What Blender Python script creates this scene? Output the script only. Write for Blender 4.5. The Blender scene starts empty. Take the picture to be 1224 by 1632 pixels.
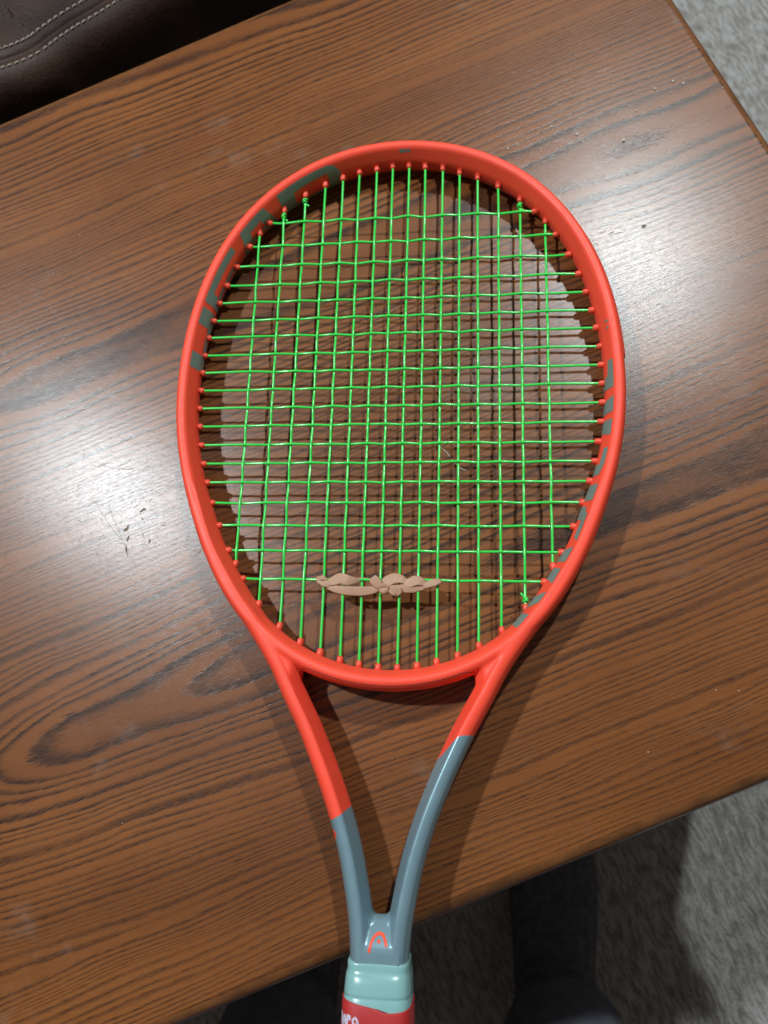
import bpy, bmesh, math, random
import numpy as np
from mathutils import Vector, Matrix
from mathutils.bvhtree import BVHTree

random.seed(7)
rng = np.random.default_rng(7)
C = bpy.context.scene.collection
scene = bpy.context.scene
MM = 0.001
ZS = 16.52           # height of the racket's origin above the table top, mm
TILT = -0.0119994    # the racket's tip touches the table, its grip rides on the table edge
FLOOR = -500.0       # floor level below the table top, mm

# ------------------------------------------------------------------ camera
cam_d = bpy.data.cameras.new('camera')
cam = bpy.data.objects.new('camera', cam_d)
C.objects.link(cam)
cam.matrix_world = Matrix(((0.993625, -0.000569, 0.112738, 43.11*MM), (0.027254, 0.971541, -0.235299, -13.35*MM), (-0.109396, 0.236872, 0.965362, 423.65*MM), (0, 0, 0, 1)))
cam_d.sensor_width = 36.0
cam_d.lens = 1.17981*1000/1632*36
cam_d.clip_start = 0.01
cam_d.clip_end = 50
cam_d.dof.use_dof = True
cam_d.dof.focus_distance = 0.405
cam_d.dof.aperture_fstop = 8.4
scene.camera = cam

# ------------------------------------------------------------------ world, lamps, exposure
w = bpy.data.worlds.new('World'); scene.world = w; w.use_nodes = True
w.node_tree.nodes['Background'].inputs[0].default_value = (1.0, 0.95, 0.90, 1)
w.node_tree.nodes['Background'].inputs[1].default_value = 0.105
scene.view_settings.view_transform = 'Standard'
scene.view_settings.look = 'None'
scene.view_settings.exposure = 0.0
scene.view_settings.gamma = 1.0

def lamp(name, loc, power, col, radius):
    d = bpy.data.lights.new(name, 'POINT'); d.energy = power; d.color = col; d.shadow_soft_size = radius
    o = bpy.data.objects.new(name, d); C.objects.link(o); o.location = [v*MM for v in loc]
    return o
lamp('ceiling_lamp', (-1150, 621, 1900), 152, (0.84, 0.95, 1.0), 0.045)
lamp('ceiling_lamp', (598, 1427, 1900), 140, (0.86, 0.975, 1.0), 0.045)

# ------------------------------------------------------------------ material helpers
def new_mat(name):
    m = bpy.data.materials.new(name); m.use_nodes = True
    nt = m.node_tree
    return m, nt, nt.nodes['Principled BSDF']

class NT:
    """small node builder"""
    def __init__(s, nt): s.nt = nt
    def n(s, t, **kw):
        x = s.nt.nodes.new(t)
        for k, v in kw.items(): setattr(x, k, v)
        return x
    def l(s, a, b): s.nt.links.new(a, b)
    def m(s, op, a, b=None, c=None, clamp=False):
        x = s.n('ShaderNodeMath', operation=op); x.use_clamp = clamp
        for i, v in enumerate((a, b, c)):
            if v is None: continue
            if isinstance(v, (int, float)): x.inputs[i].default_value = v
            else: s.l(v, x.inputs[i])
        return x.outputs[0]
    def rng(s, v, a, b, c=0.0, d=1.0, smooth=True):
        x = s.n('ShaderNodeMapRange'); x.interpolation_type = 'SMOOTHSTEP' if smooth else 'LINEAR'
        s.l(v, x.inputs[0])
        for i, q in enumerate((a, b, c, d)): x.inputs[i+1].default_value = q
        return x.outputs[0]
    def xyz(s, x, y, z=0.0):
        c = s.n('ShaderNodeCombineXYZ')
        for i, v in enumerate((x, y, z)):
            if isinstance(v, (int, float)): c.inputs[i].default_value = v
            else: s.l(v, c.inputs[i])
        return c.outputs[0]
    def noise(s, vec, scale, detail=2.0, rough=0.5, dim='3D'):
        x = s.n('ShaderNodeTexNoise'); x.noise_dimensions = dim
        s.l(vec, x.inputs['Vector']); x.inputs['Scale'].default_value = scale
        x.inputs['Detail'].default_value = detail; x.inputs['Roughness'].default_value = rough
        return x.outputs[0]
    def mix(s, f, a, b, mode='MIX'):
        x = s.n('ShaderNodeMix', data_type='RGBA', blend_type=mode)
        if isinstance(f, (int, float)): x.inputs[0].default_value = f
        else: s.l(f, x.inputs[0])
        for i, v in ((6, a), (7, b)):
            if isinstance(v, tuple): x.inputs[i].default_value = v
            else: s.l(v, x.inputs[i])
        return x.outputs[2]
    def bump(s, h, dist, strength=1.0, normal=None):
        x = s.n('ShaderNodeBump'); s.l(h, x.inputs['Height']); x.inputs['Distance'].default_value = dist
        x.inputs['Strength'].default_value = strength
        if normal is not None: s.l(normal, x.inputs['Normal'])
        return x.outputs[0]

def rgba(r, g, b): return (r, g, b, 1.0)

def simple(name, col, rough=0.5, coat=0.0, noise_amt=0.06, noise_scale=40, bump=0.0, bump_scale=900, spec=0.5):
    m, nt, b = new_mat(name); k = NT(nt)
    tc = k.n('ShaderNodeTexCoord').outputs['Object']
    nz = k.noise(tc, noise_scale, 4)
    f = k.rng(nz, 0.25, 0.75, 1-noise_amt, 1+noise_amt)
    c = k.mix(1.0, rgba(*col), k.xyz(f, f, f), 'MULTIPLY')
    k.l(c, b.inputs['Base Color'])
    k.l(k.rng(k.noise(tc, noise_scale*2.3, 3), 0.2, 0.8, rough*0.85, rough*1.15), b.inputs['Roughness'])
    b.inputs['Specular IOR Level'].default_value = spec
    b.inputs['Coat Weight'].default_value = coat
    b.inputs['Coat Roughness'].default_value = 0.15
    if bump: k.l(k.bump(k.noise(tc, bump_scale, 3), bump), b.inputs['Normal'])
    return m

PHASE = 0.6
# ---- oak: two flat-sawn boards glued side by side, ring lines, open pores
def wood_material(name, side=False):
    m, nt, b = new_mat(name); k = NT(nt)
    tc = k.n('ShaderNodeTexCoord').outputs['Object']
    sp = k.n('ShaderNodeSeparateXYZ'); k.l(tc, sp.inputs[0])
    u = k.m('MULTIPLY', sp.outputs[0], 1000.0)          # mm along the grain
    v = k.m('MULTIPLY', sp.outputs[1], 1000.0)          # mm across
    v = k.m('ADD', v, k.m('MULTIPLY', u, 0.012))
    # slow wander of the grain
    wob = k.noise(k.xyz(k.m('MULTIPLY', u, 0.0042), k.m('MULTIPLY', v, 0.012)), 1.0, 2.0, 0.5)
    wob2 = k.noise(k.xyz(k.m('MULTIPLY', u, 0.022), k.m('MULTIPLY', v, 0.075), 7.3), 1.0, 2.0, 0.5)
    vw = k.m('ADD', v, k.m('ADD', k.m('MULTIPLY', k.m('SUBTRACT', wob, 0.5), 20.0), k.m('MULTIPLY', k.m('SUBTRACT', wob2, 0.5), 2.0)))
    # board index and axis
    bi = k.m('FLOOR', k.m('DIVIDE', k.m('ADD', v, 78.0), 220.0))
    dv = k.m('SUBTRACT', vw, k.m('ADD', k.m('MULTIPLY', bi, 220.0), 32.0))
    # depth below the pith changes slowly along the board (cathedral tips)
    hsl = k.m('MULTIPLY', k.m('SUBTRACT', u, k.m('MULTIPLY', bi, 460.0)), -0.016)
    h = k.m('ADD', k.m('ADD', 46.0, k.m('ADD', hsl, k.m('MULTIPLY', k.m('MAXIMUM', k.m('SUBTRACT', -185.0, u), 0.0), 0.07))), k.m('MULTIPLY', k.m('SUBTRACT', k.noise(k.xyz(k.m('MULTIPLY', u, 0.006), bi, 3.0), 1.0, 1.0), 0.5), 9.0))
    F = k.m('SQRT', k.m('ADD', k.m('MULTIPLY', dv, dv), k.m('MULTIPLY', h, h)))
    F0 = F
    # uneven ring widths
    F = k.m('ADD', F, k.m('MULTIPLY', k.noise(k.xyz(k.m('MULTIPLY', F, 0.05), k.m('MULTIPLY', bi, 5.1), 0.0), 1.0, 2.0), 22.0))
    # feathered edges: streaks along the grain
    st = k.noise(k.xyz(k.m('MULTIPLY', u, 0.055), k.m('MULTIPLY', v, 2.3), 1.0), 1.0, 3.0, 0.6)
    Fs = k.m('ADD', F, k.m('MULTIPLY', k.m('SUBTRACT', st, 0.5), 2.6))
    fr = k.m('FRACT', k.m('ADD', k.m('DIVIDE', Fs, 3.1), PHASE))
    band = k.m('MULTIPLY', k.rng(fr, 0.34, 0.86), k.rng(fr, 0.93, 1.0, 1.0, 0.0))
    var = k.noise(k.xyz(k.m('MULTIPLY', u, 0.012), k.m('MULTIPLY', v, 0.10), 11.0), 1.0, 2.0)
    band = k.m('MULTIPLY', band, k.rng(var, 0.28, 0.62, 0.55, 1.0))
    band = k.m('MULTIPLY', band, k.rng(k.m('DIVIDE', h, F0), 0.40, 0.95, 0.72, 1.1))
    # pores: short dark dashes, dense inside the bands
    po = k.noise(k.xyz(k.m('MULTIPLY', u, 0.16), k.m('MULTIPLY', v, 3.4), 4.0), 1.0, 2.0, 0.6)
    pore = k.rng(k.m('ADD', po, k.m('MULTIPLY', band, 0.16)), 0.56, 0.72)
    fine = k.noise(k.xyz(k.m('MULTIPLY', u, 0.09), k.m('MULTIPLY', v, 6.0), 9.0), 1.0, 2.0)
    dark = k.m('ADD', k.m('MULTIPLY', band, 0.66), k.m('MULTIPLY', pore, 0.42), clamp=True)
    big = k.noise(k.xyz(k.m('MULTIPLY', u, 0.006), k.m('MULTIPLY', v, 0.022), 21.0), 1.0, 3.0)
    light = k.mix(k.rng(big, 0.25, 0.75), rgba(0.178, 0.054, 0.0132), rgba(0.258, 0.085, 0.0218))
    light = k.mix(k.rng(fine, 0.35, 0.75, 0.0, 0.35), light, rgba(0.124, 0.043, 0.0127))
    col = k.mix(dark, light, rgba(0.034, 0.0122, 0.0062))
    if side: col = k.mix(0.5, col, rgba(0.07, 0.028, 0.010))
    # cloudy smears where hands and cups rubbed the varnish
    sm = k.noise(tc, 9.0, 4.0, 0.6)
    smear = k.rng(sm, 0.52, 0.75)
    haze = k.m('MULTIPLY', k.rng(k.noise(tc, 13.0, 5.0, 0.62), 0.60, 0.74), 0.16)
    col = k.mix(haze, col, rgba(0.34, 0.32, 0.30))
    k.l(col, b.inputs['Base Color'])
    ro = k.m('ADD', k.rng(k.noise(tc, 34.0, 4.0, 0.65), 0.3, 0.7, 0.36, 0.44), k.m('MULTIPLY', smear, 0.05))
    k.l(ro, b.inputs['Roughness'])
    b.inputs['Specular IOR Level'].default_value = 0.15
    b.inputs['Coat Weight'].default_value = 0.62
    b.inputs['Coat Roughness'].default_value = 0.24
    # relief: open pores, brushed streaks, orange-peel of the varnish
    fibre = k.noise(k.xyz(k.m('MULTIPLY', u, 0.12), k.m('MULTIPLY', v, 2.9), 2.0), 1.0, 3.0, 0.7)
    hgt = k.m('ADD', k.m('MULTIPLY', dark, -0.35), k.m('MULTIPLY', fibre, 1.35))
    hgt = k.m('ADD', hgt, k.m('MULTIPLY', k.noise(tc, 420.0, 2.0), 0.5))
    nrm = k.bump(hgt, 0.00008, 0.8)
    k.l(nrm, b.inputs['Normal'])
    k.l(k.bump(hgt, 0.000038, 0.8), b.inputs['Coat Normal'])
    return m

M_wood = wood_material('oak_top')
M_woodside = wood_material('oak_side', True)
M_worn = simple('worn_edge', (0.17, 0.062, 0.018), 0.4, 0.2, 0.35, 60, 0.0002, 300)
M_orange = None
M_green = simple('green_string', (0.045, 0.68, 0.085), 0.22, 0.4, 0.08, 300)
M_gromm = simple('orange_grommet', (0.78, 0.075, 0.035), 0.4, 0.0, 0.05, 200)
M_print = simple('grey_print', (0.19, 0.225, 0.20), 0.45, 0.0, 0.05, 100)
M_logo = simple('orange_print', (0.90, 0.085, 0.035), 0.4, 0.0, 0.03, 100)
M_teal = simple('teal_rubber', (0.235, 0.43, 0.42), 0.28, 0.25, 0.03, 60)
M_grip = simple('red_grip', (0.46, 0.022, 0.022), 0.5, 0.0, 0.08, 60, 0.00008, 2500)
M_white = simple('white_print', (0.62, 0.55, 0.66), 0.5, 0.0, 0.1, 300)
M_band = simple('tan_rubber', (0.46, 0.255, 0.16), 0.6, 0.0, 0.06, 200, 0.00006, 1500)
M_thread = simple('sofa_thread', (0.40, 0.33, 0.26), 0.8, 0.0, 0.1, 300)
M_scuff = simple('bare_scuff', (0.19, 0.135, 0.095), 0.9, 0.0, 0.4, 900, 0, 900, 0.1)
M_crumb = simple('crumb', (0.72, 0.68, 0.60), 0.35, 0.0, 0.2, 900)
M_fibre = simple('lint', (0.75, 0.72, 0.66), 0.6, 0.0, 0.1, 500)
M_haze_mark = None

# frame paint: neon orange on the hoop, blue-grey on the throat; the split is a painted line
def frame_material():
    m, nt, b = new_mat('racket_paint'); k = NT(nt)
    at = k.n('ShaderNodeAttribute'); at.attribute_name = 'paint_split'
    f = k.rng(at.outputs['Fac'], -0.12, 0.12)
    tc = k.n('ShaderNodeTexCoord').outputs['Object']
    nz = k.rng(k.noise(tc, 60, 3), 0.25, 0.75, 0.97, 1.03)
    org = k.mix(1.0, rgba(1.0, 0.078, 0.038), k.xyz(nz, nz, nz), 'MULTIPLY')
    gry = k.mix(1.0, rgba(0.225, 0.335, 0.385), k.xyz(nz, nz, nz), 'MULTIPLY')
    k.l(k.mix(f, org, gry), b.inputs['Base Color'])
    k.l(k.m('ADD', k.m('MULTIPLY', f, -0.16), k.rng(k.noise(tc, 150, 3), 0.3, 0.7, 0.46, 0.52)), b.inputs['Roughness'])
    k.l(k.m('MULTIPLY', f, 0.35), b.inputs['Metallic'])
    b.inputs['Specular IOR Level'].default_value = 0.45
    k.l(k.bump(k.noise(tc, 1400, 2), 0.00002), b.inputs['Normal'])
    return m
M_frame = frame_material()

def leather_material():
    m, nt, b = new_mat('brown_leather'); k = NT(nt)
    tc = k.n('ShaderNodeTexCoord').outputs['Object']
    cl = k.noise(tc, 14, 4, 0.6)
    c = k.mix(k.rng(cl, 0.3, 0.7), rgba(0.019, 0.0082, 0.0050), rgba(0.050, 0.0235, 0.0150))
    vo = k.n('ShaderNodeTexVoronoi'); k.l(tc, vo.inputs['Vector']); vo.inputs['Scale'].default_value = 420
    fl = k.noise(tc, 300, 2)
    c = k.mix(k.rng(fl, 0.66, 0.78, 0.0, 0.25), c, rgba(0.10, 0.07, 0.055))
    k.l(c, b.inputs['Base Color'])
    b.inputs['Roughness'].default_value = 0.55
    b.inputs['Specular IOR Level'].default_value = 0.22
    h = k.m('ADD', k.m('MULTIPLY', vo.outputs['Distance'], 0.5), k.m('MULTIPLY', k.noise(tc, 60, 4), 1.6))
    k.l(k.bump(h, 0.0007, 0.6), b.inputs['Normal'])
    return m
M_leather = leather_material()

def rug_material():
    m, nt, b = new_mat('grey_rug_pile'); k = NT(nt)
    tc = k.n('ShaderNodeTexCoord').outputs['Object']
    sp = k.n('ShaderNodeSeparateXYZ'); k.l(tc, sp.inputs[0])
    x, y = sp.outputs[0], sp.outputs[1]
    wx = k.m('ADD', x, k.m('MULTIPLY', k.m('SUBTRACT', k.noise(tc, 22, 2), 0.5), 0.012))
    s1 = k.noise(k.xyz(k.m('MULTIPLY', wx, 300.0), k.m('MULTIPLY', y, 55.0)), 1.0, 3.0, 0.6)
    s2 = k.noise(k.xyz(k.m('MULTIPLY', wx, 95.0), k.m('MULTIPLY', y, 24.0), 5.0), 1.0, 3.0, 0.6)
    s3 = k.noise(tc, 420, 2, 0.6)
    t = k.m('ADD', k.m('MULTIPLY', s1, 0.78), k.m('ADD', k.m('MULTIPLY', s2, 0.32), k.m('MULTIPLY', k.m('SUBTRACT', s3, 0.5), 0.25)))
    c = k.mix(k.rng(t, 0.43, 0.66), rgba(0.225, 0.192, 0.170), rgba(0.43, 0.41, 0.39))
    k.l(c, b.inputs['Base Color'])
    b.inputs['Roughness'].default_value = 0.95
    b.inputs['Specular IOR Level'].default_value = 0.1
    k.l(k.bump(k.m('ADD', t, k.m('MULTIPLY', s3, 0.4)), 0.004, 0.8), b.inputs['Normal'])
    return m
M_rug = rug_material()
M_floor = simple('floor_boards', (0.12, 0.10, 0.085), 0.6, 0, 0.2, 6)
M_sock = simple('charcoal_sock', (0.098, 0.094, 0.10), 0.95, 0, 0.25, 120, 0.0006, 1500, 0.1)
M_trouser = simple('dark_trousers', (0.115, 0.113, 0.135), 0.9, 0, 0.15, 60, 0.0005, 900, 0.1)
M_skin = simple('skin', (0.42, 0.24, 0.17), 0.55, 0, 0.08, 60)

# ------------------------------------------------------------------ object helpers
def empty(name, label=None, cat=None, loc=(0, 0, 0), rotz=0.0):
    o = bpy.data.objects.new(name, None); C.objects.link(o)
    o.location = [v*MM for v in loc]; o.rotation_euler = (0, 0, rotz); o.empty_display_size = 0.05
    if label: o['label'] = label
    if cat: o['category'] = cat
    return o

def link_mesh(name, verts, faces, mats, parent=None, smooth=True, scale=MM, fmat=None):
    me = bpy.data.meshes.new(name)
    me.from_pydata([(x*scale, y*scale, z*scale) for x, y, z in verts], [], faces)
    me.update()
    for m in (mats if isinstance(mats, (list, tuple)) else [mats]): me.materials.append(m)
    if smooth: me.polygons.foreach_set('use_smooth', [True]*len(me.polygons))
    if fmat: me.polygons.foreach_set('material_index', fmat)
    o = bpy.data.objects.new(name, me); C.objects.link(o)
    if parent: o.parent = parent
    return o

def clean_normals(o):
    bm = bmesh.new(); bm.from_mesh(o.data); bmesh.ops.recalc_face_normals(bm, faces=bm.faces); bm.to_mesh(o.data); bm.free()

def loft(rings, close_u=True, caps=True, close_v=False):
    """rings: list of equally long point lists -> verts, faces"""
    V = [tuple(p) for r in rings for p in r]; n = len(rings[0]); F = []
    R = len(rings)
    for i in range(R if close_v else R-1):
        a, c = i*n, ((i+1) % R)*n
        for j in range(n if close_u else n-1):
            j2 = (j+1) % n
            F.append((a+j, a+j2, c+j2, c+j))
    if caps and not close_v:
        F.append(tuple(range(n-1, -1, -1))); F.append(tuple((R-1)*n+j for j in range(n)))
    return V, F

def tube(path, rad, seg=8, caps=True, squash=None):
    """round tube along a polyline of 3-D points (mm)"""
    P = np.array(path, float); n = len(P)
    T = np.gradient(P, axis=0); T /= np.linalg.norm(T, axis=1)[:, None]
    up = np.array([0, 0, 1.0])
    if abs(T[0] @ up) > 0.9: up = np.array([1.0, 0, 0])
    rings = []; N = np.cross(up, T[0])
    r = np.broadcast_to(np.asarray(rad, float), (n,))
    for i in range(n):
        N = N - (N @ T[i])*T[i]; N /= np.linalg.norm(N); B = np.cross(T[i], N)
        ring = []
        for j in range(seg):
            a = 2*math.pi*j/seg
            ring.append(P[i] + r[i]*(math.cos(a)*N + math.sin(a)*B))
        rings.append(ring)
    return loft(rings, True, caps)

def catmull(P, n):
    P = np.array(P, float); m = len(P)
    Q = np.vstack([2*P[0]-P[1], P, 2*P[-1]-P[-2]])
    out = []
    for t in np.linspace(0, m-1, n):
        i = min(int(t), m-2); f = t-i
        a, b_, c, d = Q[i], Q[i+1], Q[i+2], Q[i+3]
        out.append(0.5*((2*b_)+(-a+c)*f+(2*a-5*b_+4*c-d)*f*f+(-a+3*b_-3*c+d)*f**3))
    return np.array(out)

def merge(parts):
    V, F = [], []
    for v, f in parts:
        o = len(V); V += [tuple(p) for p in v]; F += [tuple(i+o for i in q) for q in f]
    return V, F

# ------------------------------------------------------------------ setting: floor and rug
TH = math.radians(23.5)
floor = link_mesh('floor', [(-6000, -6000, FLOOR-12), (6000, -6000, FLOOR-12), (6000, 6000, FLOOR-12), (-6000, 6000, FLOOR-12)], [(0, 1, 2, 3)], M_floor, smooth=False)
floor['kind'] = 'structure'

def make_rug():
    nx, ny = 230, 230; W, D = 2300.0, 1900.0
    V, F = [], []
    for i in range(nx+1):
        for j in range(ny+1):
            x = -W/2 + W*i/nx; y = -D/2 + D*j/ny
            V.append((x, y, 8 + rng.normal(0, 0.9)))
    for i in range(nx):
        for j in range(ny):
            a = i*(ny+1)+j; F.append((a, a+ny+1, a+ny+2, a+1))
    o = link_mesh('rug', V, F, M_rug)
    o.location = (0.0, 0.05, (FLOOR-8)*MM); o.rotation_euler = (0, 0, TH)
    o['label'] = 'grey distressed low pile rug on the floor under the coffee table'; o['category'] = 'rug'
make_rug()

# ------------------------------------------------------------------ coffee table
U0, U1, V0, V1 = -620.0, 348.0, -128.8, 472.0
table = empty('coffee_table', 'brown oak coffee table with glossy worn top under the tennis racket', 'table', (0, 0, FLOOR), TH)
def rounded_rect(inset, z, r=14.0, seg=6):
    a0, a1, b0, b1 = U0+inset, U1-inset, V0+inset, V1-inset
    rr = max(r-inset, 1.0); pts = []
    for cx, cy, s in ((a1-rr, b0+rr, -90), (a1-rr, b1-rr, 0), (a0+rr, b1-rr, 90), (a0+rr, b0+rr, 180)):
        for q in range(seg+1):
            an = math.radians(s + 90*q/seg); pts.append((cx+rr*math.cos(an), cy+rr*math.sin(an), z-FLOOR))
    return pts
prof = [(8.2, 0.0), (6.9, -0.15), (5.2, -0.75), (3.1, -2.0), (1.3, -4.0), (0.2, -6.8), (0.0, -9.5), (0.4, -12.5), (1.8, -15.5), (4.4, -17.6), (8.5, -18.6), (8.5, -21.0), (10.5, -24), (40, -24)]
rings = [rounded_rect(i, z, 9.0) for i, z in prof]
V, F = loft(rings, True, True)
fm = []
nn = len(rings[0])
for i in range(len(prof)-1):
    fm += [1 if 1 <= i < 3 else (0 if i < 1 else 2)]*nn
fm += [0, 2]
top = link_mesh('tabletop', V, F, [M_wood, M_worn, M_woodside], table, True, MM, fm)
clean_normals(top)
# flat shading on the big top face keeps the varnish level
for p in top.data.polygons:
    if len(p.vertices) > 8: p.use_smooth = False

def box(x0, x1, y0, y1, z0, z1):
    V = [(x, y, z) for x in (x0, x1) for y in (y0, y1) for z in (z0, z1)]
    F = [(0, 1, 3, 2), (4, 6, 7, 5), (0, 4, 5, 1), (2, 3, 7, 6), (0, 2, 6, 4), (1, 5, 7, 3)]
    return V, F
def bevelled_box(name, b, mat, parent, bev=2.0):
    V, F = box(*b); o = link_mesh(name, V, F, mat, parent, False)
    bm = bmesh.new(); bm.from_mesh(o.data); bmesh.ops.recalc_face_normals(bm, faces=bm.faces)
    bmesh.ops.bevel(bm, geom=bm.edges[:], offset=bev*MM, segments=2, affect='EDGES'); bm.to_mesh(o.data); bm.free()
    return o
HT = -FLOOR
for a in (U0+55, U1-69):
    for c in (V0+55, V1-55):
        bevelled_box('leg', (a-33, a+33, c-33, c+33, 0, HT-24.5), M_woodside, table, 4)
for (a, b_, c, d) in ((U0+89, U1-89, V0+45, V0+63), (U0+89, U1-89, V1-63, V1-45), (U0+45, U0+63, V0+89, V1-89), (U1-63, U1-45, V0+89, V1-89)):
    bevelled_box('apron', (a, b_, c, d, HT-105, HT-24.5), M_woodside, table, 2)

# worn marks in the varnish: small irregular bare patches (flat wear, 0.1 mm proud of the gloss)
def scuff(u, v, L, Wd, ang, seed):
    r = np.random.default_rng(seed); P = []
    parts = []
    n = 1 + int(L > 4)*2
    for q in range(n):
        ou, ov = (r.uniform(-.45, .45)*L, r.uniform(-.6, .6)*Wd) if q else (0, 0)
        ks = 10; ring = []
        s = 1.0 if q == 0 else r.uniform(.3, .6)
        for j in range(ks):
            a = 2*math.pi*j/ks; rad = r.uniform(.55, 1.1)
            x, y = rad*L/2*s*math.cos(a)+ou, rad*Wd/2*s*math.sin(a)+ov
            ring.append((u+x*math.cos(ang)-y*math.sin(ang), v+x*math.sin(ang)+y*math.cos(ang), -FLOOR+0.06+0.02*q))
        parts.append((ring, [tuple(range(ks))]))
    V, F = merge(parts)
    return link_mesh('scuff', V, F, M_scuff, table, False)
for i, (u, v, L, Wd, a) in enumerate([(-106.8, 145.8, 4.5, 1.6, .3), (-120.3, 138, 4.2, 2.4, .1), (-108.5, 140.5, 2.2, 1.2, .6), (-120.5, 132.3, 5.5, 1.4, .9), (-108.7, 125.0, 3.4, 1.6, .9),
        (-111.5, 129.8, 2.8, 0.7, 1.3), (-146.2, 155.4, 3.0, 0.6, -.9), (-82.0, 106.5, 4.2, 0.5, .1), (-84.5, 108.2, 2.2, 0.5, -.8), (249.5, 190.8, 3.4, 3.0, 0), (252.2, 180.4, 1.4, .8, .3), (-141.5, 130.8, 2.2, .7, .5),
        (-124, 125, 6.5, 1.2, 1.5), (229.3, 195.3, 4.6, .7, .15), (256, 204, 3.2, .5, .1), (-113.7, 92.5, 1.8, .5, .2), (-164, 178, 2.2, .6, 0), (-100, 150, 3.2, .5, .4), (-150, 143, 2.0, .5, 0), (-97.3, 131, .9, .9, 0), (255, 160, 1.0, .9, 0), (262, 137, 1.0, .7, 0)]):
    scuff(u, v, L, Wd, a, i)
# hairline scratches in the varnish, one part each
def scratch(pts, wd, mat=None):
    P = catmull(pts, 14); t = np.gradient(P, axis=0); t /= np.linalg.norm(t, axis=1)[:, None]
    V, F = [], []
    for i, (p, q) in enumerate(zip(P, t)):
        ww = wd*(0.3+0.7*math.sin(math.pi*i/13))/2
        V += [(p[0]-q[1]*ww, p[1]+q[0]*ww, -FLOOR+0.05), (p[0]+q[1]*ww, p[1]-q[0]*ww, -FLOOR+0.05)]
    for i in range(13): F.append((2*i, 2*i+1, 2*i+3, 2*i+2))
    return link_mesh('scratch', V, F, mat or M_scuff, table, False)
for pts in ([(-133, 163), (-130, 148), (-122, 124)], [(-126, 160), (-125, 140), (-121, 112)], [(-128, 190), (-117, 180), (-95, 168)], [(-110, 203), (-100, 190), (-88, 186)], [(-95, 160), (-80, 150), (-62, 148)], [(-134, 205), (-131, 198), (-134, 191)]):
    scratch(pts, 0.22)

# ------------------------------------------------------------------ racket geometry (mm; string plane z = 0)
half = [(0, 317.3), (5.3, 316.7), (15.7, 315.2), (27, 312.9), (37.7, 309.6), (49.1, 305), (61.9, 298), (75.3, 287.5), (83.7, 279.1), (90.5, 271), (95.9, 262.2), (102.9, 247.9), (108.4, 234.5), (112.2, 222.2),
        (115.1, 210), (117.3, 198.4), (118.7, 186.3), (119.1, 174.6), (119.2, 162.9), (118.7, 151.1), (117.5, 139.4), (115.6, 127.5), (113.1, 115.8), (109.9, 104.1), (105.7, 91.7), (100.2, 78), (93.2, 63.4),
        (89.2, 56.3), (83.6, 47), (74, 33.3), (61.1, 21.2), (48.9, 12.8), (37.5, 7.3), (26.3, 3.6), (15.8, 1.4), (5.2, 0), (0, -0.1)]
H = np.array(half); CY = 158.0
phi = np.arctan2(H[:, 0], H[:, 1]-CY); rad = np.hypot(H[:, 0], H[:, 1]-CY)
K = 9
A = np.cos(np.outer(phi, np.arange(K))); coef = np.linalg.lstsq(A, rad, rcond=None)[0]
NR = 720
ph = np.linspace(-math.pi, math.pi, NR, endpoint=False)          # 0 = tip, clockwise seen from above
rr = np.cos(np.outer(ph, np.arange(K))) @ coef
tips = np.stack([rr*np.sin(ph), CY+rr*np.cos(ph)], 1)
def ring_normals(P):
    t = np.roll(P, -1, 0)-np.roll(P, 1, 0); t /= np.linalg.norm(t, axis=1)[:, None]
    n = np.stack([-t[:, 1], t[:, 0]], 1)
    s = np.sign((n*(P-np.array([0, CY]))).sum(1)); return n*s[:, None]
nrm = ring_normals(tips)
wall = tips + 2.1*nrm                                            # inner wall of the hoop
SEC = [(0.0, 0.0), (0.05, 2.0), (0.5, 3.6), (2.0, 6.6), (3.3, 8.9), (4.4, 9.9), (6.0, 10.5), (8.0, 10.2), (9.6, 8.6), (10.7, 5.8), (11.3, 3.0), (11.2, 1.6), (10.7, 0.8), (10.5, 0.0)]
ZK = 1.14
SEC = [(b, z*ZK) for b, z in SEC]
SECF = SEC + [(b, -z) for b, z in SEC[-2:0:-1]]
hoop_rings = [[(p[0]+n[0]*b, p[1]+n[1]*b, z) for b, z in SECF] for p, n in zip(wall, nrm)]
hoop = loft(hoop_rings, True, False, True)

outer_half = [(131.0, 144), (129.6, 130), (127.3, 118), (123.4, 103), (118.4, 88), (109.8, 66), (101.0, 50), (89.2, 32), (76.9, 16), (64.9, -1.5), (55.4, -19), (46.5, -35), (39.3, -50), (32.7, -65), (26.9, -80), (22.2, -95), (18.7, -110), (16.1, -124), (14.7, -138), (14.5, -146)]
shafts = []
SSEC = [(0.0, 0.0), (0.2, 2.2), (1.9, 6.0), (3.95, 10.2), (5.4, 10.5), (7.6, 10.2), (9.5, 9.1), (11.0, 6.9), (11.9, 4.0), (12.1, 0.0)]
SSEC = [(b, z*ZK) for b, z in SSEC]
SSECF = SSEC + [(b, -z) for b, z in SSEC[-2:0:-1]]
for sgn in (-1, 1):
    P = catmull([(sgn*x, y) for x, y in outer_half], 150)
    t = np.gradient(P, axis=0); t /= np.linalg.norm(t, axis=1)[:, None]
    n = np.stack([-t[:, 1], t[:, 0]], 1); n *= np.sign(n[:, 0]*sgn)[:, None]
    rings = []
    for p, q in zip(P, n):
        g = min(1.0, max(0.0, (142-p[1])/60.0)); g = g*g*(3-2*g); k_ = 0.62+0.38*g   # grows out of the hoop without a step
        rings.append([(p[0]+q[0]*((b-12.1)*k_-1.2*(1-g)), p[1]+q[1]*((b-12.1)*k_-1.2*(1-g)), z*k_) for b, z in SSECF])
    shafts.append(loft(rings, True, True))
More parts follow.
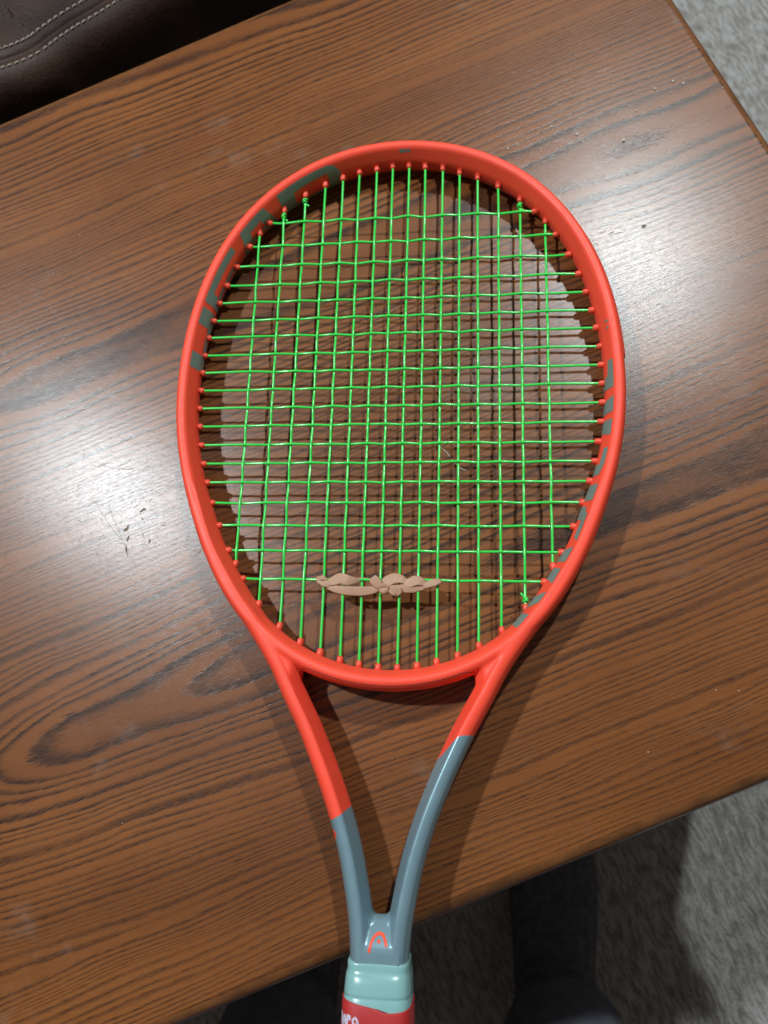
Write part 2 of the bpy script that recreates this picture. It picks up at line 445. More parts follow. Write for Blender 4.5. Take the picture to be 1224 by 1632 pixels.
# block that joins the two shafts above the grip, its top ramps down into the V
yz = [(-121.8, 1.2), (-123.0, 3.6), (-126, 6.2), (-129.0, 8.6), (-131.5, 10.4), (-133.5, 11.5), (-136, 11.85), (-146, 11.9)]
blk = loft([[(s*(9 if y > -131 else 10.5), y, z) for s, z in ((-1, -h_), (1, -h_), (1, h_), (-1, h_))] for y, h_ in yz], True, True)
# rounded corners at the foot of the V
fil = []
for s in (-1, 1):
    q0 = [(s*4.9, -119.0), (s*4.1, -120.6), (s*3.2, -121.5), (s*2.2, -121.9), (s*2.6, -124), (s*7, -124), (s*7.5, -119)]
    q1 = [(s*6.4, -120.4), (s*5.4, -122.4), (s*4.6, -123.6), (s*3.9, -124.2), (s*4.0, -124.6), (s*7, -124.6), (s*7.8, -120.6)]
    fil.append(loft([[(x, y, z) for x, y in q] for q, z in ((q1, -5.5), (q0, -2), (q0, 2), (q1, 5.5))], True, True))
# small webs that blunt the corners of the throat opening
webs = []
for s in (-1, 1):
    p0 = [(46.8, -3.0), (47.2, -10.2), (55, -11.5), (64, 4), (76, 22), (84, 36), (78, 33), (62, 14), (52, 3)]
    p1 = [(51.8, 0.2), (51.4, -7.4), (56, -8.5), (64, 4), (76, 22), (83, 35), (78, 33), (62, 14), (55, 6)]
    webs.append(loft([[(s*x, y, z) for x, y in q] for q, z in ((p1, -9.8), (p0, -3), (p0, 3), (p1, 9.8))], True, True))
V, F = merge([hoop] + shafts + [blk] + fil + webs)

racket = empty('tennis_racket', 'orange and blue-grey tennis racket with green strings lying on the oak table', 'tennis racket', (0, 0, ZS))
racket.rotation_euler[0] = TILT
tmp = link_mesh('frame', V, F, M_frame, racket)
clean_normals(tmp)
rm = tmp.modifiers.new('r', 'REMESH'); rm.mode = 'VOXEL'; rm.voxel_size = 0.00062; rm.use_smooth_shade = True
sm = tmp.modifiers.new('s', 'SMOOTH'); sm.factor = 0.5; sm.iterations = 5
dg = bpy.context.evaluated_depsgraph_get(); dg.update()
me = bpy.data.meshes.new_from_object(tmp.evaluated_get(dg), depsgraph=dg)
tmp.modifiers.clear()
tmp.data = me
# soften the webs where hoop, bridge and arms run together
cc = np.empty(len(me.vertices)*3); me.vertices.foreach_get('co', cc); cc = cc.reshape(-1, 3)*1000
wt = np.clip((np.abs(cc[:, 0])-44)/5, 0, 1)*np.clip((cc[:, 1]+16)/6, 0, 1)*np.clip((52-cc[:, 1])/20, 0, 1)
# only the inner side of the arms: keep the outside line
ox = np.interp(cc[:, 1], [p[1] for p in outer_half[::-1]], [p[0] for p in outer_half[::-1]])
wt *= np.clip((ox-np.abs(cc[:, 0])-4.0)/3, 0, 1)*np.clip(np.abs(cc[:, 2])/3, 0, 1)
vg = tmp.vertex_groups.new(name='web')
for i in np.nonzero(wt > 0.02)[0]: vg.add([int(i)], float(wt[i]), 'REPLACE')
sm = tmp.modifiers.new('s', 'SMOOTH'); sm.factor = 0.5; sm.iterations = 28; sm.vertex_group = 'web'
dg = bpy.context.evaluated_depsgraph_get(); dg.update()
me = bpy.data.meshes.new_from_object(tmp.evaluated_get(dg), depsgraph=dg)
tmp.modifiers.clear(); tmp.vertex_groups.clear(); tmp.data = me
me.name = 'frame'
if not me.materials: me.materials.append(M_frame)
me.polygons.foreach_set('use_smooth', [True]*len(me.polygons))
frame = tmp
nv = len(me.vertices); co = np.empty(nv*3); me.vertices.foreach_get('co', co); co = co.reshape(-1, 3)*1000
# signed distance (mm) to the paint line: > 0 = blue-grey
x, y = co[:, 0], co[:, 1]
lineL = np.interp(x, [-30, -27, -20.7, -18, -14], [-79.2, -78.3, -74.6, -72.3, -69.5])
lineR = np.interp(x, [27, 30, 36.5, 38, 40.5, 45.8, 50], [-47.5, -44.3, -36.5, -35.0, -34.2, -34.2, -36.5])
d = np.where(x < 0, lineL, lineR) - y
spot = 1.6 - np.sqrt((x+24.4)**2 + ((y+85)/1.6)**2)                # small orange mark on the outside of one arm
d = np.minimum(d, -spot)
at = me.attributes.new('paint_split', 'FLOAT', 'POINT'); at.data.foreach_set('value', d.astype(np.float32))
bvh = BVHTree.FromPolygons([tuple(c) for c in co], [tuple(p.vertices) for p in me.polygons])

# bumper guard: a shallow strip wrapped round the outside of the head
bs = [(10.2, 6.2), (10.9, 6.0), (11.75, 4.6), (11.95, 2.0), (11.95, -2.0), (11.75, -4.6), (10.9, -6.0), (10.2, -6.2)]
bi_ = [i for i in range(NR) if wall[i, 1] > 176]
bi_.sort(key=lambda i: ph[i])
V, F = loft([[(wall[i, 0]+nrm[i, 0]*b, wall[i, 1]+nrm[i, 1]*b, z*ZK) for b, z in bs] for i in bi_], True, True)
M_bump = simple('bumper_plastic', (0.90, 0.070, 0.036), 0.55, 0, 0.06, 80)
o = link_mesh('bumper_guard', V, F, M_bump, racket); clean_normals(o)

# recessed seam line around the bridge insert, seen from above
seam = []
for xx in np.linspace(-41, 41, 60):
    # follow the ring outer edge at a fixed inset
    i = np.argmin(np.abs(tips[:, 0]-xx) + 1000*(tips[:, 1] > 60))
    inset = 8.6 + 2.2*max(0, (abs(xx)-37)/4.0)
    p = wall[i] + nrm[i]*inset
    hit = bvh.ray_cast(Vector((p[0], p[1], 40)), Vector((0, 0, -1)))
    if hit[0] is not None: seam.append((hit[0].x, hit[0].y, hit[0].z-0.05))
M_seam = simple('seam_groove', (0.10, 0.008, 0.005), 0.7)
V, F = tube(seam, 0.2, 6); link_mesh('bridge_seam', V, F, M_seam, racket)

# ---- strings
MT = [(-90.5, 271), (-75.3, 287.5), (-61.9, 298.1), (-49.1, 305), (-37.7, 309.4), (-27, 313.1), (-15.7, 315), (-5.3, 316.7)]
MB_ = [(-89.2, 56.3), (-74, 33.3), (-61.1, 21.2), (-48.9, 12.8), (-37.5, 7.3), (-26.3, 3.6), (-15.8, 1.4), (-5.2, 0)]
MT += [(-x, y) for x, y in MT[::-1]]; MB_ += [(-x, y) for x, y in MB_[::-1]]
CRS = list(zip([279.1, 262.2, 247.9, 234.5, 222.2, 210, 198.4, 186.3, 174.6, 162.9, 151.1, 139.4, 127.5, 115.8, 104.1, 91.7, 78, 63.4, 47],
               [83.7, 95.9, 102.9, 108.4, 112.2, 115.1, 117.3, 118.9, 119.1, 119.1, 118.8, 117.5, 115.5, 113.1, 109.9, 105.7, 100.2, 93.2, 83.6]))
AMP = 0.64; SR = 0.76
wobC = rng.normal(0, 0.15, (19, 16)); wobM = rng.normal(0, 0.06, (19, 16))
def main_x(j, yy):
    (x0, y0), (x1, y1) = MT[j], MB_[j]; return x1+(x0-x1)*(yy-y1)/(y0-y1)
def smooth_path(pts, per=6):
    return catmull(pts, (len(pts)-1)*per+1)
ends = []
for j in range(16):
    (x0, y0), (x1, y1) = MT[j], MB_[j]
    tvec = Vector((x0-x1, y0-y1, 0)).normalized()
    pts = [(x0+tvec.x*4, y0+tvec.y*4, 0), (x0, y0, 0)]
    for i, (yc, wc) in enumerate(CRS):
        if y1+3 < yc < y0-3: pts.append((main_x(j, yc)+wobM[i, j], yc, AMP*(1 if (i+j) % 2 else -1)))
    pts += [(x1, y1, 0), (x1-tvec.x*4, y1-tvec.y*4, 0)]
    V, F = tube(smooth_path(pts), SR, 8); link_mesh('main_string', V, F, M_green, racket)
    ends += [((x0, y0), (-tvec.x, -tvec.y)), ((x1, y1), (tvec.x, tvec.y))]
for i, (yc, wc) in enumerate(CRS):
    pts = [(-wc-4, yc, 0), (-wc, yc, 0)]
    for j in range(16):
        (x0, y0), (x1, y1) = MT[j], MB_[j]
        if y1+2 < yc < y0-2: pts.append((main_x(j, yc), yc+wobC[i, j], AMP*(-1 if (i+j) % 2 else 1)))
    pts += [(wc, yc, 0), (wc+4, yc, 0)]
    V, F = tube(smooth_path(pts), SR, 8); link_mesh('cross_string', V, F, M_green, racket)
    ends += [((-wc, yc), (1, 0)), ((wc, yc), (-1, 0))]
# ---- grommets: one shared mesh, a collar with a rounded mouth
gp = [(-3.0, 2.0), (-1.3, 1.95), (-0.2, 1.95), (0.6, 1.75), (1.1, 1.35), (1.3, 0.95), (1.3, 0.5)]
V, F = loft([[(a, r*math.cos(2*math.pi*q/12), r*math.sin(2*math.pi*q/12)) for q in range(12)] for a, r in gp], True, True)
g0 = link_mesh('grommet', V, F, M_gromm, racket); clean_normals(g0)
first = True
for (p, dr) in ends:
    # nearest wall normal blended with the string direction
    i = np.argmin(np.hypot(tips[:, 0]-p[0], tips[:, 1]-p[1]))
    dv = np.array(dr)*0.75 - nrm[i]*0.25; ang = math.atan2(dv[1], dv[0])
    g = g0 if first else g0.copy()
    if not first: C.objects.link(g); g.parent = racket
    first = False
    g.location = (p[0]*MM, p[1]*MM, rng.normal(0, 0.12)*MM); g.rotation_euler = (rng.uniform(0, 6), 0, ang)
    sc = rng.uniform(0.9, 1.06); g.scale = (rng.uniform(.9, 1.15), sc, sc)
# ---- tie-off knots
for j, at_top in ((1, True), (2, True), (14, True), (14, False)):
    (x0, y0), (x1, y1) = MT[j], MB_[j]
    p0, p1 = (np.array((x0, y0)), np.array((x1, y1))) if at_top else (np.array((x1, y1)), np.array((x0, y0)))
    dr = (p1-p0)/np.linalg.norm(p1-p0); pr = np.array([-dr[1], dr[0]])
    pts = []
    for q in np.linspace(0, 1, 60):
        a = q*2*math.pi*1.9; rd = 1.15+0.25*math.sin(q*9); c = p0+dr*(2.4+q*2.9+0.5*math.sin(q*14))+pr*(rd*math.cos(a))
        pts.append((c[0], c[1], rd*math.sin(a)))
    e = pts[-1]; pts.append((e[0]+pr[0]*1.4+dr[0]*1.6, e[1]+pr[1]*1.4+dr[1]*1.6, e[2]+.6))
    V, F = tube(pts, 0.62, 7); link_mesh('string_knot', V, F, M_green, racket)

# ---- prints on the inner faces of the hoop
arc = np.concatenate([[0], np.cumsum(np.linalg.norm(np.diff(np.vstack([wall, wall[:1]]), axis=0), axis=1))])
def s_at(xx, yy):
    """arc length (clockwise from the bridge) of the wall point nearest to x, y"""
    i = np.argmin(np.hypot(wall[:, 0]-xx, wall[:, 1]-yy)); return arc[i]
def wall_pt(s, z):
    f = np.interp(s % arc[-1], arc, np.arange(NR+1)); i = int(f) % NR; j = (i+1) % NR; fr = f-int(f)
    p = wall[i]*(1-fr)+wall[j]*fr; n = nrm[i]*(1-fr)+nrm[j]*fr
    b = np.interp(abs(z), [0, 2, 3.6, 6.6, 8.9, 9.9], [0, .05, .5, 2.0, 3.3, 4.4])
    return Vector((p[0]+n[0]*b, p[1]+n[1]*b, z*ZK))
def decal(quads, mat, name, off=0.17):
    """quads: four (s, z) corners each, conformed to the hoop"""
    parts = []
    for q in quads:
        n1, n2 = 12, 26; V, F = [], []
        for a in range(n1+1):
            for c in range(n2+1):
                fa, fc = a/n1, c/n2
                s = (q[0][0]*(1-fa)+q[1][0]*fa)*(1-fc)+(q[3][0]*(1-fa)+q[2][0]*fa)*fc
                z = (q[0][1]*(1-fa)+q[1][1]*fa)*(1-fc)+(q[3][1]*(1-fa)+q[2][1]*fa)*fc
                h = bvh.find_nearest(wall_pt(s, z))
                V.append(tuple(h[0]+h[1]*off))
        for a in range(n1):
            for c in range(n2):
                i = a*(n2+1)+c; F.append((i, i+n2+1, i+n2+2, i+1))
        parts.append((V, F))
    V, F = merge(parts)
    return link_mesh(name, V, F, mat, racket)
GL = {  # strokes in a unit cell: corners (x, y), y up
 'H': [[(0, 0), (.26, 0), (.26, 1), (0, 1)], [(.72, 0), (1, 0), (1, 1), (.72, 1)], [(.26, .40), (.72, .40), (.72, .60), (.26, .60)]],
 'E': [[(0, 0), (.2, 0), (.2, 1), (0, 1)], [(.2, .80), (1, .80), (1, 1), (.2, 1)], [(.2, .42), (.9, .42), (.9, .58), (.2, .58)], [(.2, 0), (1, 0), (1, .2), (.2, .2)]],
 'A': [[(0, 0), (.24, 0), (.40, 1), (.20, 1)], [(.76, 0), (1, 0), (.80, 1), (.60, 1)], [(.38, .76), (.62, .76), (.62, 1), (.38, 1)], [(.2, .3), (.8, .3), (.76, .5), (.24, .5)]],
 'D': [[(0, 0), (.24, 0), (.24, 1), (0, 1)], [(.24, .76), (.84, .80), (.84, 1), (.24, 1)], [(.24, 0), (.84, 0), (.84, .2), (.24, .24)], [(.80, .2), (1, .3), (1, .7), (.80, .8)], [(.84, .8), (1, .7), (.93, .93), (.84, 1)], [(.84, 0), (.93, .07), (1, .3), (.84, .2)]],
 'R': [[(0, 0), (.38, 0), (.30, 1), (0, 1)], [(.24, .8), (.86, .8), (.95, 1), (.24, 1)], [(.76, .5), (1, .55), (1, .95), (.76, .85)], [(.24, .4), (.8, .4), (.95, .58), (.24, .58)], [(.70, 0), (1, 0), (.80, .46), (.46, .46)]],
 'a': [[(0, 0), (.40, 0), (.46, 1), (.22, 1)], [(.60, 0), (1, 0), (.80, 1), (.54, 1)], [(.38, .8), (.62, .8), (.62, 1), (.38, 1)], [(.2, .56), (.8, .56), (.76, .7), (.24, .7)]],
 'd': [[(0, .76), (.84, .76), (.84, 1), (0, 1)], [(0, 0), (.80, 0), (.80, .20), (.12, .20)], [(.62, .0), (1, .18), (1, .82), (.62, 1)]],
 'I': [[(0, 0), (1, 0), (1, 1), (0, 1)]],
 'C': [[(0, .12), (.42, 0), (.42, 1), (0, .88)], [(.42, 0), (1, 0), (1, .18), (.42, .22)], [(.42, .78), (1, .82), (1, 1), (.42, 1)]],
 'L': [[(0, 0), (.50, 0), (.42, 1), (0, 1)], [(.45, 0), (1, 0), (1, .20), (.45, .24)]],
}
ZT = 8.9
def word(cells, flip):
    for ch, s0, s1 in cells:
        qs = []
        for q in GL[ch]:
            pts = []
            for gx, gy in q:
                z = -ZT+2*ZT*gy
                pts.append((s0+(s1-s0)*gx, -z if flip else z))
            qs.append(pts)
        decal(qs, M_print, 'letter')
sL = lambda x_, y_: s_at(x_, y_)
word([('H', sL(-123, 174.7), sL(-118, 214.5)), ('E', sL(-117.7, 217.5), sL(-103.8, 254.5)), ('A', sL(-101.5, 256.5), sL(-77, 284)), ('D', sL(-75.5, 287.9), sL(-38, 310.3))], False)
# right side reads the other way up; s runs clockwise, so going up the right side is decreasing s
word([('R', sL(69.6, 19.8), sL(85.4, 40)), ('a', sL(87.2, 44.5), sL(98.2, 64.2)), ('d', sL(100.2, 67.5), sL(108.3, 87)), ('I', sL(109.3, 90.5), sL(112.6, 100)), ('C', sL(114.2, 105), sL(118.6, 121.5)), ('a', sL(119.0, 128.2), sL(123, 151)), ('L', sL(122.5, 156.8), sL(124, 174))], True)
# small grey print at the tip and on the right shoulder
sT = sL(3, 321)
decal([[(sT-3.6, 7.1), (sT+0.4, 7.1), (sT+0.9, 8.8), (sT-3.0, 8.8)], [(sT+1.2, 7.3), (sT+3.2, 7.3), (sT+3.6, 8.8), (sT+1.5, 8.8)]], M_print, 'small_print')
sR = sL(121, 195.7)
decal([[(sR+1.2, 8.0), (sR+2.6, 7.2), (sR+3.2, 7.8), (sR+1.8, 9.4)], [(sR-3.0, 7.6), (sR-2.2, 7.4), (sR-1.0, 9.3), (sR-1.8, 9.6)], [(sR-1.6, 7.2), (sR-.8, 7.2), (sR-1.8, 8.6), (sR-2.5, 8.6)]], M_print, 'small_print')

# ---- emblem on the throat: arch and dot, conformed to the paint
def conform_ribbon(path, wd, mat, name, tree, off=0.12, n=40):
    P = catmull(path, n); t = np.gradient(P, axis=0); t /= np.linalg.norm(t, axis=1)[:, None]; V, F = [], []
    for p, q in zip(P, t):
        for s in (-1, -.33, .33, 1):
            hx, hy = p[0]-q[1]*wd/2*s, p[1]+q[0]*wd/2*s
            h = tree.ray_cast(Vector((hx, hy, 60)), Vector((0, 0, -1)))
            V.append((hx, hy, h[0].z+off) if h[0] is not None else (hx, hy, 0))
    for i in range(n-1):
        for s in range(3): F.append((4*i+s, 4*i+s+1, 4*i+s+5, 4*i+s+4))
    return link_mesh(name, V, F, mat, racket)
conform_ribbon([(-4.3, -136.0), (-3.9, -134.2), (-3.0, -131.2), (-1.6, -129.2), (0.3, -128.3), (2.2, -129.0), (3.3, -130.8), (4.1, -133.2)], 1.3, M_logo, 'emblem_arch', bvh)
dv, df = [], []
h0 = bvh.ray_cast(Vector((0.3, -131.3, 60)), Vector((0, 0, -1)))[0].z
for q in range(16):
    a = 2*math.pi*q/16; X, Y = 0.3+0.85*math.cos(a), -131.3+0.85*math.sin(a)
    dv.append((X, Y, bvh.ray_cast(Vector((X, Y, 60)), Vector((0, 0, -1)))[0].z+0.12))
link_mesh('emblem_dot', dv, [tuple(range(16))], M_logo, racket)

# ---- grip collar and handle
def section(hw, hh, ex, y, n=40, cz=0.0):
    pts = []
    for q in range(n):
        a = 2*math.pi*q/n; c, s = math.cos(a), math.sin(a)
        pts.append((hw*math.copysign(abs(c)**(2/ex), c), y, cz+hh*math.copysign(abs(s)**(2/ex), s)))
    return pts
col = [(-140.6, 14.75, 11.8, 5), (-141.0, 15.1, 12.1, 5), (-141.8, 15.25, 12.3, 5), (-143.6, 15.25, 12.4, 4.6), (-144.6, 15.3, 12.5, 4.4), (-145.8, 15.7, 13.3, 4.2), (-147.2, 16.0, 14.0, 4), (-149.5, 16.2, 14.6, 4), (-153, 16.45, 15.0, 4), (-154.3, 16.5, 15.15, 4), (-154.8, 16.15, 14.8, 4), (-155.3, 16.5, 15.2, 4), (-161, 16.5, 15.2, 4), (-170, 16.4, 15.0, 4)]
V, F = loft([section(a, b_, e, y) for y, a, b_, e in col], True, True)
o = link_mesh('grip_collar', V, F, M_teal, racket); clean_normals(o)
def grip_ring(y0, hw, hh, ramp):
    P = []
    for (X, Y, Z) in section(hw, hh, 3.6, 0, 64):
        yt = -156.0-2.6*(X+hw)/(hw+1.0) if X < 1.0 else -159.9+1.3*max(0, (X-6)/(hw-6))**2
        P.append((X, y0+yt*ramp if ramp else y0, Z))
    return P
gr = [grip_ring(0, 16.55, 15.25, 1), grip_ring(0.12, 17.0, 15.7, 1), grip_ring(-0.5, 17.25, 15.95, 1), grip_ring(-166, 17.4, 16.1, 0)]
for y in np.linspace(-172, -345, 36):
    e = 0.25*math.sin(y*0.9); gr.append(grip_ring(y, 17.4+e, 16.1+e, 0))
gr += [grip_ring(-352, 19.5, 17.4, 0), grip_ring(-357, 19.5, 17.4, 0)]
V, F = loft(gr, True, True)
grip = link_mesh('handle_grip', V, F, M_grip, racket); clean_normals(grip)
gco = [tuple(np.array(v.co)*1000) for v in grip.data.vertices]
gb = BVHTree.FromPolygons(gco, [tuple(p.vertices) for p in grip.data.polygons])
def glyph(strokes, x0, y0, wd, ht, sw):
    for st in strokes:
        conform_ribbon([(x0+a*wd, y0+b_*ht) for a, b_ in st], sw, M_white, 'grip_letter', gb, 0.12, 16)
glyph([[(0, 1), (.25, 0)], [(.25, 0), (.5, .9)], [(.5, .9), (.75, 0)], [(.75, 0), (1, 1)]], -16.6, -167.0, 3.8, 5.2, 1.1)
glyph([[(0, 1), (.0, .6)]], -12.0, -167.2, 1, 5.2, 0.9)
glyph([[(.85, .75), (.5, 1), (.12, .75), (.3, .48), (.7, .5), (.9, .75), (.85, .3), (.7, -.1)]], -10.9, -168.0, 3.2, 5.4, 1.0)

# ------------------------------------------------------------------ tan rubber band tied to the lowest cross string (vibration damper)
band = empty('rubber_band', 'tan knotted rubber band woven round the lowest green cross string', 'rubber band', (-6, 46, ZS-0.55))
band.rotation_euler[0] = TILT
def ribbon(name, pts, wid, thick, tw, parent, mat=M_band):
    """flat band along pts; tw = roll angle (deg) of the width direction per point; wid per point"""
    n = max(24, len(pts)*8)
    P = catmull(pts, n); W_ = np.interp(np.linspace(0, 1, n), np.linspace(0, 1, len(wid)), wid)
    A_ = np.radians(np.interp(np.linspace(0, 1, n), np.linspace(0, 1, len(tw)), tw))
    T = np.gradient(P, axis=0); T /= np.linalg.norm(T, axis=1)[:, None]; rings = []
    for i in range(n):
        a = np.cross([0, 0, 1.0], T[i])
        if np.linalg.norm(a) < 1e-3: a = np.array([0, 1.0, 0])
        a /= np.linalg.norm(a); b_ = np.cross(T[i], a)
        wv = a*math.cos(A_[i])+b_*math.sin(A_[i]); nv_ = np.cross(T[i], wv); ring = []
        for q in range(12):
            an = 2*math.pi*q/12; ca, sa = math.cos(an), math.sin(an)
            ring.append(P[i]+wv*W_[i]/2*math.copysign(abs(ca)**.45, ca)+nv_*thick*0.62/2*math.copysign(abs(sa)**.45, sa))
        rings.append(ring)
    V, F = loft(rings, True, True); V = [(p[0]+6, p[1]-46, p[2]) for p in V]
    o = link_mesh(name, V, F, mat, parent); clean_normals(o); return o
# left pointed curl, folded over the string
ribbon('end_loop', [(-33.5, 43.4, .8), (-36.6, 44.6, 2.0), (-39.6, 46.6, 2.0), (-40.4, 48.4, 1.2)], [2.2, 4.6, 4.4, 1.2], 1.0, [5, 15, 25, 30], band)
ribbon('end_loop', [(-40.2, 47.6, 1.4), (-38.0, 47.6, 2.4), (-35.4, 46.6, 1.2)], [1.6, 3.6, 1.4], 0.9, [-30, -25, -20], band)
# twisted leaf, then its thin tail
ribbon('twist', [(-36.0, 43.6, 1.3), (-32.0, 45.6, 2.3), (-27.8, 47.2, 2.2), (-23.8, 46.2, 2.3), (-19.0, 46.2, 1.4), (-13.5, 47.4, -.6), (-8, 46.2, -1.8)], [2.0, 5.2, 6.8, 6.0, 3.4, 2.0, 1.4], 1.0, [5, -8, -16, 8, 25, 55, 75], band)
# taut lower strip
ribbon('strip', [(-36.4, 43.2, .6), (-31, 41.4, 1.7), (-24, 40.4, 2.2), (-16, 40.2, 2.2), (-10, 40.8, 2.2), (-6, 41.6, 2.0)], [1.4, 3.8, 5.0, 5.2, 4.4, 2.6], 1.0, [0, 10, 12, 12, 10, 8], band)
# knot: knob and two tails
kr = []
for q in range(9):
    t = -math.pi/2+math.pi*q/8
    kr.append([(-2.9+6+(2.7*math.cos(t)+.05)*math.cos(a_)*(1+.12*math.sin(2*a_+1)), 40.6-46+(2.2*math.cos(t)+.05)*math.sin(a_), 3.2+1.7*math.sin(t)+.25*math.sin(3*a_)*math.cos(t)) for a_ in np.linspace(0, 2*math.pi, 17)[:-1]])
V, F = loft(kr, True, True); o = link_mesh('knot', V, F, M_band, band); clean_normals(o)
ribbon('knot', [(-5.4, 40.2, 3.0), (-4.8, 42.6, 4.6), (-2.2, 43.2, 4.8), (-0.2, 41.6, 4.2)], [1.8, 2.4, 2.2, 1.6], 1.2, [10, 20, 20, 10], band)
ribbon('knot', [(-4.2, 42.0, 3.0), (-6.4, 44.2, 3.4), (-8.6, 46.4, 3.4), (-9.4, 48.2, 3.0)], [2.8, 5.2, 6.0, 4.2], 0.9, [-8, -12, -18, -25], band)
ribbon('knot', [(-1.0, 41.4, 3.4), (1.6, 41.0, 3.7), (4.4, 40.0, 3.4), (5.6, 38.4, 3.0)], [2.6, 5.4, 6.0, 2.4], 0.9, [8, 12, 12, 8], band)
# right-hand twists
ribbon('twist', [(-5.0, 43.4, 1.4), (-1.8, 45.6, 2.4), (2.4, 47.6, 2.4), (6.6, 47.2, 1.8), (10.4, 45.0, .4)], [2.8, 6.4, 6.4, 5.2, 2.8], 1.0, [-5, -12, -14, -20, -35], band)
ribbon('twist', [(6.2, 42.8, .8), (10.0, 44.4, 2.2), (14.0, 46.4, 2.5), (17.6, 46.0, 1.8), (20.4, 43.8, .4)], [2.8, 5.2, 6.2, 5.0, 2.6], 1.0, [5, -6, -14, -20, -35], band)
ribbon('end_loop', [(17.0, 43.0, .6), (20.6, 44.2, 1.9), (25.0, 45.6, 2.4), (28.2, 46.6, 1.6)], [2.6, 3.8, 4.2, 2.4], 1.3, [5, -5, -8, -10], band)
ribbon('strip', [(1.6, 41.8, 1.6), (7.5, 42.0, 2.2), (12.5, 41.8, 2.2), (17, 42.4, 1.4), (22.0, 43.6, .4)], [3.4, 4.6, 4.2, 2.8, 1.8], 1.0, [8, 12, 12, 8, 0], band)

# ------------------------------------------------------------------ sofa
sofa = empty('sofa', 'dark brown leather sofa with pale double stitching beyond the far table edge', 'sofa', (-300, 520, FLOOR))
Smid = np.array([(-520, 415), (-440, 440), (-372, 460), (-329.7, 471.2), (-313, 477.0), (-302, 483.0), (-293, 491.0), (-276, 504.5), (-254.5, 518.5), (-215, 548), (-170, 580), (-110, 620)], float)
SP = catmull(Smid, 160); ST = np.gradient(SP, axis=0); ST /= np.linalg.norm(ST, axis=1)[:, None]
SN = np.stack([ST[:, 1], -ST[:, 0]], 1)        # toward the table
SZ = -29.3
crs = [(-330, 40, 0), (-230, 34, 0), (-150, 24, 0), (-90, 13, 0), (-50, 5.5, 0), (-26, 2.0, 0), (-14, 0.9, 0), (-7.5, 0.3, 0), (-4.0, -0.4, 0), (-1.6, -2.4, 0), (0, -4.2, 0), (1.6, -2.6, 0), (4.0, -1.0, 0), (8.0, -1.0, 0), (14, -3.4, 0), (19, -8, 0), (23, -16, 0), (25.5, -28, 0)]
rings = []
for p, n in zip(SP, SN):
    row = [(p[0]+n[0]*d_, p[1]+n[1]*d_, SZ+z+(1.4*math.sin(p[0]*.06) if d_ < -20 else 0)) for d_, z, _ in crs]
    # the front drops to a plane parallel with the table edge
    e = np.array(row[-1][:2]); nt_ = np.array([math.sin(TH), -math.cos(TH)])
    vv = -math.sin(TH)*e[0]+math.cos(TH)*e[1]; gap = max(vv-492.0, 4.0)
    for f, z in ((.06, -60), (.14, -120), (.3, -200), (.6, -300), (1.0, -440)):  # lower front flared outward to cover lit floor and keep the gap dark
        q = e+nt_*gap*f; row.append((q[0], q[1], SZ+z if z > -440 else FLOOR+12))
    rings.append(row)
V, F = loft(rings, False, False); V = [(a+300, b_-520, c-FLOOR) for a, b_, c in V]
cush = link_mesh('seat_cushion', V, F, M_leather, sofa); clean_normals(cush)
# stitches, shared mesh
V, F = tube([(-2.1, 0, -.5), (-1.6, 0, .25), (0, 0, .55), (1.6, 0, .25), (2.1, 0, -.5)], [.35, .55, .62, .55, .35], 7)
st0 = None
cumS = np.concatenate([[0], np.cumsum(np.linalg.norm(np.diff(SP, axis=0), axis=1))])
for off, zz in ((-8.3, 0.75), (8.6, -1.1)):
    for s in np.arange(cumS[12], cumS[150], 5.6):
        i = int(np.interp(s, cumS, np.arange(len(cumS))))
        px, py = np.interp(s, cumS, SP[:, 0]), np.interp(s, cumS, SP[:, 1])
        if st0 is None: st = st0 = link_mesh('stitch', V, F, M_thread, sofa)
        else: st = st0.copy(); C.objects.link(st); st.parent = sofa
        st.location = ((px+SN[i, 0]*off+300)*MM, (py+SN[i, 1]*off-520)*MM, (SZ+zz-FLOOR)*MM)
        st.rotation_euler = (0, 0.0 if off < 0 else 0, math.atan2(ST[i, 1], ST[i, 0])+0.16+rng.normal(0, .05))
# back rest and arm, out of the photograph's frame but part of the same sofa
def soft_box(name, c, size, rz, parent):
    V, F = box(*[s*h for h in size for s in (-.5, .5)])
    o = link_mesh(name, V, F, M_leather, parent, True)
    bm = bmesh.new(); bm.from_mesh(o.data); bmesh.ops.recalc_face_normals(bm, faces=bm.faces)
    bmesh.ops.bevel(bm, geom=bm.edges[:], offset=45*MM, segments=5, affect='EDGES'); bm.to_mesh(o.data); bm.free()
    o.location = [v*MM for v in c]; o.rotation_euler = (0, 0, rz); return o
soft_box('backrest', (-230, 420, 430), (1000, 220, 620), math.radians(30), sofa)
soft_box('armrest', (120, 330, 230), (220, 420, 380), math.radians(30), sofa)

